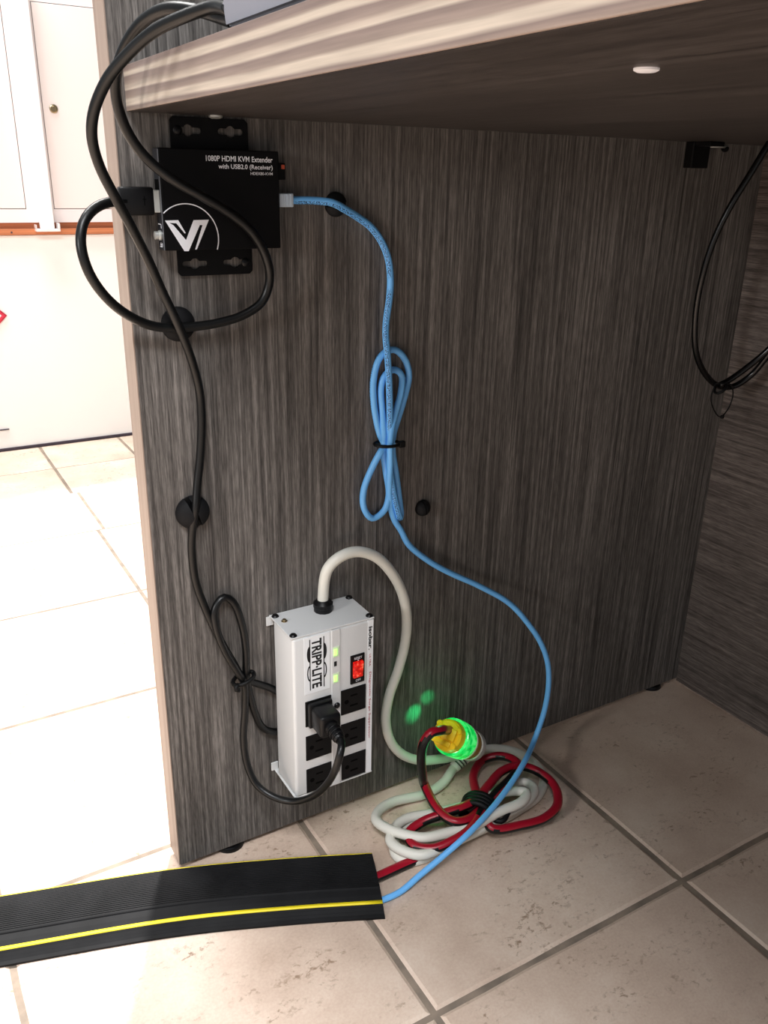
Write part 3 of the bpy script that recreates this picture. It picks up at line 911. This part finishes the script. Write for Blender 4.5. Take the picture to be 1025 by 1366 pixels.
B().span((hz.x + 0.002, -0.0149, hz.z - 0.0030), (hz.x + 0.0026, -0.0152, hz.z + 0.0035)).span((hz.x + 0.001, -0.0149, hz.z + 0.001), (hz.x + 0.0038, -0.0152, hz.z + 0.0016)).done('grip_mark', m_void, hp)

pc = empty('power_cord', (0.06, -0.02, 0.1))
tag(pc, 'black power cord hanging down through round clips and plugged into ivory surge box', 'power cord')
pb_ = [(0.0175, -0.19, 0.7406), (0.0181, -0.165, 0.7449), (0.0098, -0.145, 0.7426), (-0.0026, -0.12, 0.7362), (-0.0145, -0.1, 0.7243), (-0.0237, -0.085, 0.7114), (-0.0302, -0.072, 0.6941), (-0.0304, -0.062, 0.6792), (-0.0254, -0.054, 0.6627), (-0.0163, -0.048, 0.6448), (-0.0048, -0.04, 0.6249), (0.0083, -0.03, 0.6008), (0.0201, -0.023, 0.5742), (0.0308, -0.0205, 0.5496), (0.0419, -0.012, 0.5214), (0.0491, -0.006, 0.4937), (0.0496, -0.0055, 0.468), (0.0463, -0.0055, 0.4356), (0.0415, -0.007, 0.4099), (0.0381, -0.0095, 0.3907), (0.0351, -0.007, 0.3729), (0.0335, -0.0055, 0.3513), (0.035, -0.0055, 0.3218), (0.0423, -0.0055, 0.2921), (0.0531, -0.006, 0.2599), (0.0657, -0.0075, 0.2289), (0.0734, -0.009, 0.2108), (0.0863, -0.0065, 0.2004), (0.1053, -0.0052, 0.1868), (0.1219, -0.005, 0.1673), (0.1298, -0.005, 0.1467), (0.1203, -0.005, 0.1345), (0.1038, -0.0052, 0.1368), (0.0924, -0.006, 0.1467), (0.0848, -0.007, 0.1675), (0.0799, -0.008, 0.1913), (0.0773, -0.009, 0.2138), (0.0782, -0.008, 0.2419), (0.0755, -0.0065, 0.27), (0.068, -0.006, 0.2936), (0.0596, -0.006, 0.2995), (0.0507, -0.0075, 0.2909), (0.0496, -0.01, 0.2746), (0.0561, -0.012, 0.2478), (0.0664, -0.013, 0.2235), (0.0735, -0.012, 0.2066), (0.0742, -0.009, 0.1766), (0.0708, -0.01, 0.1435), (0.0711, -0.016, 0.1161), (0.0765, -0.026, 0.0964), (0.0879, -0.04, 0.0873), (0.1024, -0.056, 0.0876), (0.1141, -0.076, 0.1039), (0.1207, -0.095, 0.1307), (0.1235, -0.108, 0.1591), (0.1279, -0.107, 0.1734)] + [(0.1318, -0.1000, 0.1765), (0.1319, -0.0940, 0.1785)]
B().tube(pb_, 0.0036, 12, up=(0, -1, 0)).done('cord', m_cord, pc)
b = B()
b.box((0.1322, -0.0665, 0.1800), (0.0215, 0.0270, 0.0235), 0.0035, 3)
b.box((0.1322, -0.0560, 0.1805), (0.0250, 0.0060, 0.0265), 0.0018, 2)
pg = b.done('plug', m_black, pc, True)
B().tube([(0.1321, -0.0780, 0.1795), (0.1320, -0.0880, 0.1785), (0.1319, -0.0985, 0.1768)], lambda s_: 0.0074 - 0.0026 * s_, 14, uv=False).done('strain_relief', m_black, pg)
b = B()
for y, r_ in ((-0.0845, 0.0073), (-0.0890, 0.0068), (-0.0935, 0.0062)):
    b.cyl((0.1320, y, 0.1789 + (y + 0.0845) * 0.12), (0.1320, y - 0.0018, 0.1787 + (y + 0.0845) * 0.12), r_, 14)
b.done('grip_ring', m_black, pg)
tt = Vector((0.0738, -0.01, 0.2113))
b = B()
b.tube([tt + Vector((0.0105 * math.cos(a), -0.0085 * math.sin(a), 0.003 * math.cos(a))) for a in [2 * math.pi * k / 20 for k in range(21)]], 0.0021, 8, uv=False)
b.tube([tt + Vector((-0.008, -0.006, -0.001)), tt + Vector((-0.0115, -0.008, -0.004)), tt + Vector((-0.0075, -0.008, -0.0062))], 0.0024, 8, uv=False)
b.done('tie', m_blackmat, pc)


# ------------------------------------------------------------------ round cable clips on the panel
def clip(x, z, r, h, slot, ang, label):
    root = empty('cable_clip', (x, 0.0, z))
    tag(root, label, 'cable clip', 'black cable clips on the panel')
    prof = [(r, 0.0), (r, h * 0.12)] + [(r * math.cos(a), h * 0.12 + h * 0.88 * math.sin(a)) for a in [math.pi / 2 * k / 8 for k in range(1, 9)]]
    B().lathe([(r * 0.97, 0.0002), (r * 0.97, h * 0.2)], (x, 0, z), (0, -1, 0), 28).done('base', m_blackmat, root, True)
    d = Vector((math.cos(ang), 0, math.sin(ang)))
    for sgn in (-1, 1):
        b = B()
        b.lathe(prof, (x, -0.0004, z), (0, -1, 0), 32)
        bmesh.ops.remove_doubles(b.bm, verts=list(b.bm.verts), dist=1e-5)
        r_ = bmesh.ops.bisect_plane(b.bm, geom=list(b.bm.verts) + list(b.bm.edges) + list(b.bm.faces), plane_co=Vector((x, 0, z)) + d * (sgn * slot / 2), plane_no=d * sgn, clear_inner=True)
        cut = [e for e in r_['geom_cut'] if isinstance(e, bmesh.types.BMEdge)]
        bmesh.ops.holes_fill(b.bm, edges=[e for e in b.bm.edges if e.is_boundary], sides=0)
        b.done('jaw', m_rubber, root, True)
    return root


clip(0.0366, 0.5473, 0.0138, 0.0085, 0.0045, math.pi / 2, 'black round clip on the panel where two black cables cross')
clip(0.0378, 0.3860, 0.0150, 0.0120, 0.0040, 0.35, 'black round clip at mid panel holding one vertical black cord')
clip(0.1783, 0.6375, 0.0100, 0.0080, 0.0040, math.pi / 2, 'small black round clip under the blue cable beside the extender')
clip(0.2774, 0.3464, 0.0085, 0.0085, 0.0012, 0.2, 'small empty black clip right of the blue cable bundle')

# ------------------------------------------------------------------ floor cable protector
cp = empty('cable_protector', (0.0, -0.06, 0.0))
tag(cp, 'black ribbed rubber cable protector strip with yellow stripes on the floor', 'cable protector')
near = [Vector(q) for q in ((-0.62, 0.098, 0), (-0.40, 0.036, 0), (-0.1739, -0.0312, 0), (-0.0271, -0.0765, 0), (0.0742, -0.1180, 0), (0.1512, -0.1535, 0))]
near = resample(near, 0.02)
prof = [(0.0, 0.0), (0.0, 0.0022), (0.003, 0.0034), (0.0035, 0.0030), (0.006, 0.0046), (0.0065, 0.0042), (0.0095, 0.0062), (0.0100, 0.0059), (0.0115, 0.0071), (0.0150, 0.0086), (0.0200, 0.0104), (0.0255, 0.0118), (0.0262, 0.0110), (0.0270, 0.0122)]
for k in range(20):
    w = 0.0280 + k * 0.0021
    hgt = 0.0124 + 0.0030 * math.sin(math.pi * 0.72 * (w - 0.026) / 0.046)
    prof += [(w, hgt), (w + 0.0014, hgt), (w + 0.0016, hgt - 0.0003), (w + 0.0019, hgt - 0.0003)]
prof += [(0.0702, 0.0142), (0.0722, 0.0136), (0.0740, 0.0118), (0.0795, 0.0018), (0.0795, 0.0), (0.0620, 0.0), (0.0580, 0.0085), (0.0300, 0.0075), (0.0260, 0.0)]


def frame(i):
    tdir = (near[min(i + 1, len(near) - 1)] - near[max(i - 1, 0)]).normalized()
    return Vector((-tdir.y, tdir.x, 0))


def end_cut(i, w):
    """the free end is cut a little askew"""
    return (near[-1] - near[-2]).normalized() * (w * 0.10) if i == len(near) - 1 else Vector((0, 0, 0))


b = B()
b.rings([[near[i] + frame(i) * w + Vector((0, 0, z)) - end_cut(i, w) for w, z in prof] for i in range(len(near))], False)
for f in b.bm.faces:
    f.smooth = False
bmv = b.bm
bmv.verts.ensure_lookup_table()
n_ = len(prof)
for st in (0, len(near) - 1):
    es = []
    for k in range(n_):
        e = bmv.edges.get((bmv.verts[st * n_ + k], bmv.verts[st * n_ + (k + 1) % n_]))
        es.append(e)
    bmesh.ops.triangle_fill(bmv, use_beauty=True, edges=es)
b.done('body', m_rubber, cp)
for w0, w1, z0, z1 in ((0.0118, 0.0148, 0.0073, 0.0086), (0.0702, 0.0716, 0.0142, 0.0138)):
    b = B()
    b.rings([[near[i] + frame(i) * w + Vector((0, 0, z)) - end_cut(i, w) for w, z in ((w0, z0 - 0.001), (w0, z0 + 0.0003), (w1, z1 + 0.0003), (w1, z1 - 0.001))] for i in range(len(near))], True)
    b.done('stripe', m_yellow, cp)

# ------------------------------------------------------------------ cable hanging under the desktop at the right
hg = empty('hanging_cable', (0.64, -0.05, 0.45))
tag(hg, 'glossy black cable hanging in a loop by the inner corner, looped zip tie below', 'cable')
hp_ = [(0.6236, -0.085, 0.7107), (0.6183, -0.08, 0.6972), (0.6093, -0.073, 0.6723), (0.599, -0.062, 0.6387), (0.593, -0.053, 0.6055), (0.5906, -0.047, 0.5672), (0.5946, -0.043, 0.5234), (0.6042, -0.043, 0.4861), (0.6237, -0.045, 0.4595), (0.6461, -0.048, 0.445), (0.6644, -0.054, 0.4444), (0.6779, -0.064, 0.4582), (0.6824, -0.075, 0.4786), (0.6862, -0.085, 0.4992), (0.6987, -0.092, 0.5118), (0.6968, -0.096, 0.5247), (0.69, -0.094, 0.5224), (0.6819, -0.08, 0.4929), (0.6711, -0.068, 0.4732), (0.6531, -0.056, 0.4538), (0.6407, -0.052, 0.4473)]
B().tube(hp_, 0.0034, 12, up=(0, -1, 0)).done('cord', m_hang, hg)
B().tube([(0.6325, -0.053, 0.45), (0.6286, -0.053, 0.4349), (0.6361, -0.054, 0.4195), (0.6499, -0.054, 0.4099), (0.6593, -0.055, 0.4188), (0.6621, -0.056, 0.4337), (0.6536, -0.058, 0.4472), (0.6386, -0.059, 0.4515), (0.6287, -0.056, 0.451)], 0.0008, 6, uv=False).box((0.6525, -0.054, 0.4096), (0.004, 0.003, 0.004), 0.0006).tube([Vector((0.6465, -0.05, 0.4437)) + Vector((0.0062 * math.cos(a), -0.0065 * math.sin(a), 0.006 * math.cos(a))) for a in [2 * math.pi * k / 16 for k in range(17)]], 0.0016, 8, uv=False).done('zip_tie', m_blackmat, hg)
